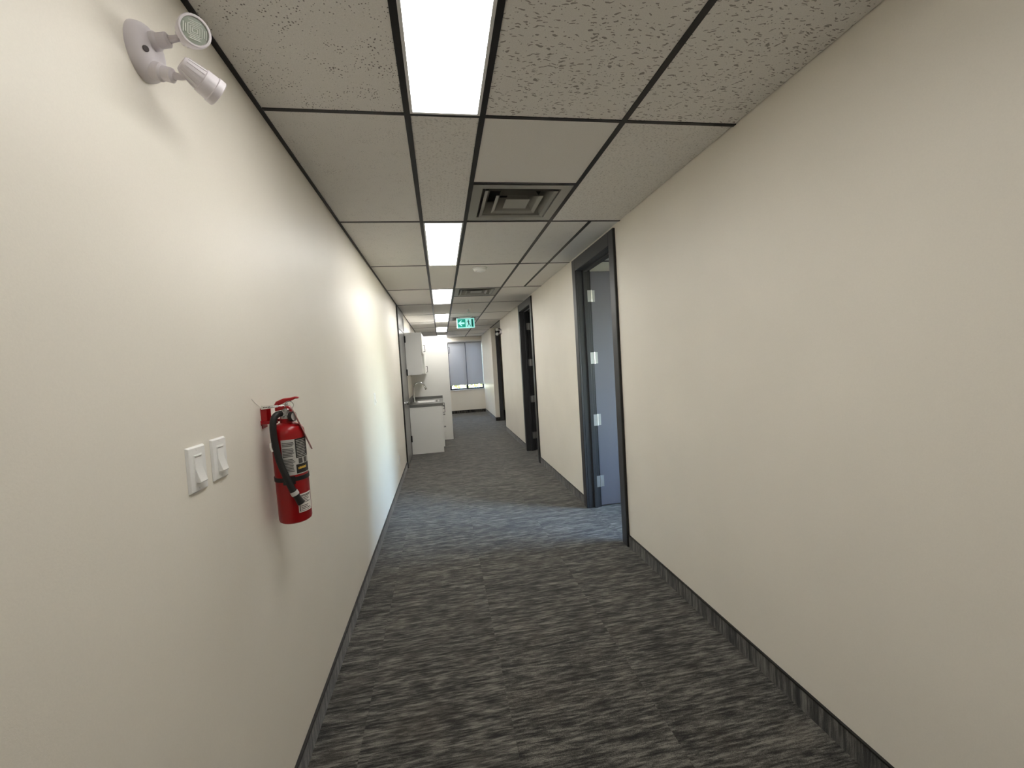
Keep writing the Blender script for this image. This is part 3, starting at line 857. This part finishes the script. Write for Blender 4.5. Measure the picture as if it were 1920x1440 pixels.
emergency_lamp('distant twin-head emergency lamp near the end of the right wall, before the far door', (XR, 9.16, 2.174), math.pi,
               (.095, .02, .045), (.25, .95, -.15), (.095, .02, -.045), (.25, .95, -.2), (.045, 0, .035), (.045, 0, -.035))

# ------------------------------------------------------------------ wall plates
def rocker(label, y0, y1, z0, z1, dy=0):
    t = thing('light_switch', label, 'light switch', (XL, (y0 + y1) / 2, (z0 + z1) / 2), group='white light switches on the left wall')
    hy, hz = (y1 - y0) / 2, (z1 - z0) / 2
    MB().hexa([(0, -hy, -hz), (0, hy, -hz), (0, -hy, hz), (0, hy, hz), (.0065, -hy + .004, -hz + .004), (.0065, hy - .004, -hz + .004), (.0065, -hy + .004, hz - .004), (.0065, hy - .004, hz - .004)]).build('cover_plate', M['white_plastic'], t, bevel=.0012)
    MB().box(.006, .0075, -.0175, .0175, -.035, .035).build('switch_frame', M['white_plastic'], t, bevel=.0005)
    MB().prism([(.007, .032), (.0085, .030), (.0085, .002), (.0175, -.030), (.0165, -.0325), (.007, -.031)], 'xz', -.0155, .0155).build('rocker', M['white_plastic'], t, bevel=.0008)
    MB().box(.0075, .0105, -.0155, .0155, .0312, .0325).build('indicator_slot', M['white_plastic'], t)
    for z in (-.046, .046):
        MB().lathe((.0062, 0, z), (1, 0, 0), [(0, .003), (.0008, .003), (.001, 0)], 10).build('screw', M['white_plastic'], t)
rocker('white rocker switch on the left wall, the nearer one of the pair', 1.086, 1.163, 1.187, 1.298)
rocker('white rocker switch on the left wall, of the pair the one beside the fire extinguisher', 1.193, 1.266, 1.191, 1.301)
rocker('small white switch seen edge-on farther along the left wall, past the extinguisher', 3.86, 3.94, 1.163, 1.272)
t = thing('wall_outlet', 'white wall outlet low on the left wall before the grey door', 'outlet', (XL, 5.49, .336))
MB().hexa([(0, -.036, -.057), (0, .036, -.057), (0, -.036, .057), (0, .036, .057), (.006, -.032, -.053), (.006, .032, -.053), (.006, -.032, .053), (.006, .032, .053)]).build('cover_plate', M['white_plastic'], t, bevel=.001)
for z in (-.02, .02): MB().box(.005, .008, -.016, .016, z - .013, z + .013).build('socket', M['white_plastic'], t, bevel=.002)

# ------------------------------------------------------------------ fire extinguisher
EX, EY = -.5236 - XL, 0.0           # local axis position
t = thing('fire_extinguisher', 'red fire extinguisher with black hose hung on the left wall', 'fire extinguisher', (XL, 1.5365, 0))
TILT = math.radians(1.9)
t.rotation_euler = (TILT, 0, 0)
t.location = (XL, 1.5365 + 1.31 * math.sin(TILT), 1.31 * (1 - math.cos(TILT)))
r = .0512
prof = [(.962, .0), (.962, .044), (.966, .0495), (.972, r), (1.262, r), (1.272, .0500), (1.283, .0455), (1.291, .037), (1.296, .026), (1.298, .0205), (1.312, .0205), (1.312, 0)]
cyl = MB().lathe((EX, EY, 0), (0, 0, 1), prof, 48).build('cylinder', M['red'], t)
ax = (EX, EY)
lab = MB().patch(ax, r - .001, r + .0006, -98, 8, 1.127, 1.246, 22).build('main_label', M['label_grey'], cyl)
MB().patch(ax, r, r + .0010, -52, 8, 1.182, 1.246, 12).patch(ax, r, r + .0010, -54, 8, 1.130, 1.160, 12).build('label_black_field', M['label_black'], cyl)
MB().patch(ax, r, r + .0010, -44, -28, 1.162, 1.180, 4).patch(ax, r, r + .0010, -22, -8, 1.162, 1.180, 4).build('pictograms', M['ink'], cyl)
rnd = random.Random(5)
q = MB()
for i in range(20):
    z = 1.139 + i * .0050
    if i in (9, 16): continue
    q.patch(ax, r, r + .0010, -95, -56 - rnd.uniform(0, 8), z, z + .0026, 6)
q.build('label_print', M['ink'], cyl)['kind'] = 'stuff'
q = MB()
for i in range(11):
    z = 1.186 + i * .0053
    q.patch(ax, r, r + .0014, -48, -2 - rnd.uniform(0, 12), z, z + .0018, 6)
q.build('label_white_print', M['ink_white'], cyl)['kind'] = 'stuff'
q = MB()
for i in range(8):                                              # yellow brand-like lettering strokes, illegible in the photo
    a = -47 + i * 4.4
    q.patch(ax, r, r + .0014, a, a + 2.8, 1.1435, 1.1500 + (.0015 if i % 2 else .0), 2)
q.build('label_yellow_print', M['ink_yellow'], cyl)
MB().patch(ax, r - .001, r + .0006, -59, 2, .997, 1.059, 14).build('service_label', M['label_white'], cyl)
q = MB()
for i in range(9):
    z = 1.006 + i * .0053
    if i == 3: continue
    q.patch(ax, r, r + .0010, -50, -6 - rnd.uniform(0, 16), z, z + .0022, 6)
q.patch(ax, r, r + .0010, -56, -53, 1.001, 1.055, 2).patch(ax, r, r + .0010, -53, -2, 1.052, 1.0545, 10).patch(ax, r, r + .0010, -53, -2, 1.0005, 1.002, 10)
q.build('service_print', M['ink'], cyl)['kind'] = 'stuff'
MB().lathe((EX, EY, 1.106), (0, 0, 1), [(0, r - .001), (0, r + .0022), (.014, r + .0022), (.014, r - .001)], 48).build('strap', M['rubber'], t)
MB().patch(ax, r, r + .006, -100, -62, 1.098, 1.124, 8).build('hose_clip', M['rubber'], t)
def pol(a, rr, z): a = math.radians(a); return (EX + rr * math.cos(a), EY + rr * math.sin(a), z)
# valve
MB().lathe((EX, EY, 1.311), (0, 0, 1), [(0, .019), (.008, .019), (.010, .0135), (.034, .0135), (.036, .010), (.050, .009)], 20).cyl(pol(-110, .008, 1.328), pol(-110, .030, 1.330), .008, 12).cyl(pol(-45, .006, 1.322), pol(-45, .026, 1.318), .007, 12).build('valve', M['steel'], t)
a = Vector(pol(-45, .024, 1.318)); d = Vector((math.cos(math.radians(-18)), math.sin(math.radians(-18)), .05))
g = MB().lathe(a, d, [(0, .012), (.003, .0165), (.014, .0165), (.015, .0145)], 22).build('pressure_gauge', M['rubber'], t)
MB().lathe(a + d.normalized() * .0148, d, [(0, .0138), (.0008, .0138)], 22).build('gauge_face', M['label_grey'], g)
# levers point out along the right of the view
hd = math.radians(2)
def lv(pts, wd, ths, m, name):
    o = MB(); c, s = math.cos(hd), math.sin(hd); R = []
    for (f, z), wv, th in zip(pts, wd, ths):
        R.append([o.v((EX + c * f - s * e, EY + s * f + c * e, z + g)) for e, g in ((-wv, 0), (wv, 0), (wv, th), (-wv, th))])
    for A, B in zip(R, R[1:]):
        for k in range(4): o.bm.faces.new((A[k], A[(k + 1) % 4], B[(k + 1) % 4], B[k]))
    o.bm.faces.new(R[0][::-1]); o.bm.faces.new(R[-1])
    return o.build(name, m, t, bevel=.002)
lv([(-.034, 1.350), (-.024, 1.356), (-.004, 1.362), (.016, 1.368), (.034, 1.376), (.044, 1.376)], [.010, .013, .013, .012, .010, .008], (.006, .015, .017, .012, .007, .005), M['red2'], 'top_lever')
lv([(-.030, 1.338), (-.010, 1.342), (.012, 1.340), (.020, 1.330)], [.011, .013, .011, .008], (.012, .014, .014, .012), M['red2'], 'carry_handle')
# pin ring, seal, tags
c = Vector(pol(-50, .030, 1.357)); v1 = Vector((math.cos(math.radians(25)), math.sin(math.radians(25)), 0)); v2 = Vector((0, 0, 1))
MB().tube([c + (v1 * math.cos(2 * math.pi * i / 20) + v2 * math.sin(2 * math.pi * i / 20)) * .0135 for i in range(20)], .0013, 6, True).tube([c - v1 * .0135, c - v1 * .05, c - v1 * .062 - v2 * .001], .0014, 6).build('pull_pin', M['chrome'], t)
p = [Vector(pol(-102, .024, 1.3555)), Vector(pol(-85, .025, 1.362)), Vector(pol(-65, .027, 1.368)), Vector(pol(-52, .028, 1.362))]
MB().tube(p, .0014, 6).build('seal_tie', M['label_white'], t)
A = Vector(pol(-118, .030, 1.357)); B = Vector((.004, -.022, 1.355))
sd = Vector((0, 0, 1)); q = MB(); n = (B - A).cross(sd).normalized() * .0008
q.hexa([A - sd * .004 - n, A - sd * .004 + n, A + sd * .004 - n, A + sd * .004 + n, B - sd * .0065 - n, B - sd * .0065 + n, B + sd * .0065 - n, B + sd * .0065 + n])
sl = q.build('seal_tag', M['label_white'], t)
q = MB(); n2 = n * 1.6
for i in range(5):
    P = A + (B - A) * (.45 + i * .09)
    q.hexa([P - sd * .002 - n2, P - sd * .002 + n2, P + sd * .0015 - n2, P + sd * .0015 + n2] + [x + (B - A) * .055 for x in (P - sd * .002 - n2, P - sd * .002 + n2, P + sd * .0015 - n2, P + sd * .0015 + n2)])
q.build('seal_print', M['ink'], sl)
MB().tube([B, B + Vector((-.004, -.03, .02)), B + Vector((-.001, -.060, .035))], .0007, 5).build('seal_tail', M['label_white'], t)
A = Vector(pol(-42, .036, 1.350)); B = Vector(pol(4, .070, 1.200)); ds = (B - A)
wv = Vector((.30, .95, 0)).normalized() * .013
n = ds.cross(wv).normalized() * .0005
def tag_prism(a, b, w0, w1):
    return [a - w0 - n, a - w0 + n, a + w0 - n, a + w0 + n, b - w1 - n, b - w1 + n, b + w1 - n, b + w1 + n]
wv = (FW.cross(ds)).normalized() * .0075 + FW * .010
n = ds.cross(wv).normalized() * .0005
MB().hexa(tag_prism(A, A + ds * .16, wv * .3, wv)).hexa(tag_prism(A + ds * .16, B, wv, wv)).build('inspection_tag', M['paper'], t)
MB().tube([c + v1 * .0135, A - ds * .02, A + ds * .01], .0008, 5).build('tag_tie', M['label_white'], t)
# hose
H = [pol(-112, .024, 1.331), pol(-112, .044, 1.330), pol(-113, .056, 1.318), pol(-113, .062, 1.292), pol(-111, .0635, 1.250), pol(-104, .0635, 1.19), pol(-92, .0635, 1.145), pol(-80, .0635, 1.105), pol(-72, .0635, 1.078)]
def smooth_path(P, it=3):
    P = [Vector(p) for p in P]
    for _ in range(it):
        Q = [P[0]]
        for a, b in zip(P, P[1:]): Q += [a * .75 + b * .25, a * .25 + b * .75]
        P = Q + [P[-1]]
    return P
MB().tube(smooth_path(H), .0105, 12).build('hose', M['rubber'], t)
a, b = Vector(pol(-73, .0635, 1.082)), Vector(pol(-53, .0645, 1.030))
nz = MB().lathe(a, b - a, [(0, .0105), (.012, .0115), (.030, .010), (.050, .0115), (.054, .0125), (.056, .009)], 16).build('nozzle', M['rubber'], t)
MB().lathe(a + (b - a) * .10, b - a, [(0, .0112), (.001, .0125), (.013, .0125), (.014, .0112)], 16).build('nozzle_band', M['label_grey'], nz)
MB().tube([pol(-116, .073, 1.243), pol(-116, .075, 1.23), pol(-112, .074, 1.215)], .003, 6).build('hose_tie', M['label_white'], t)
# wall bracket
br = MB().box(0, .003, -.020, .020, 1.285, 1.352).box(.003, .052, -.028, -.0215, 1.300, 1.309).box(.003, .052, .0215, .028, 1.300, 1.309).box(.0005, .0034, -.028, .028, 1.296, 1.312)
br.box(.003, .018, -.020, -.017, 1.300, 1.350).box(.003, .018, .017, .020, 1.300, 1.350)
br.build('wall_bracket', M['red2'], t, bevel=.001)
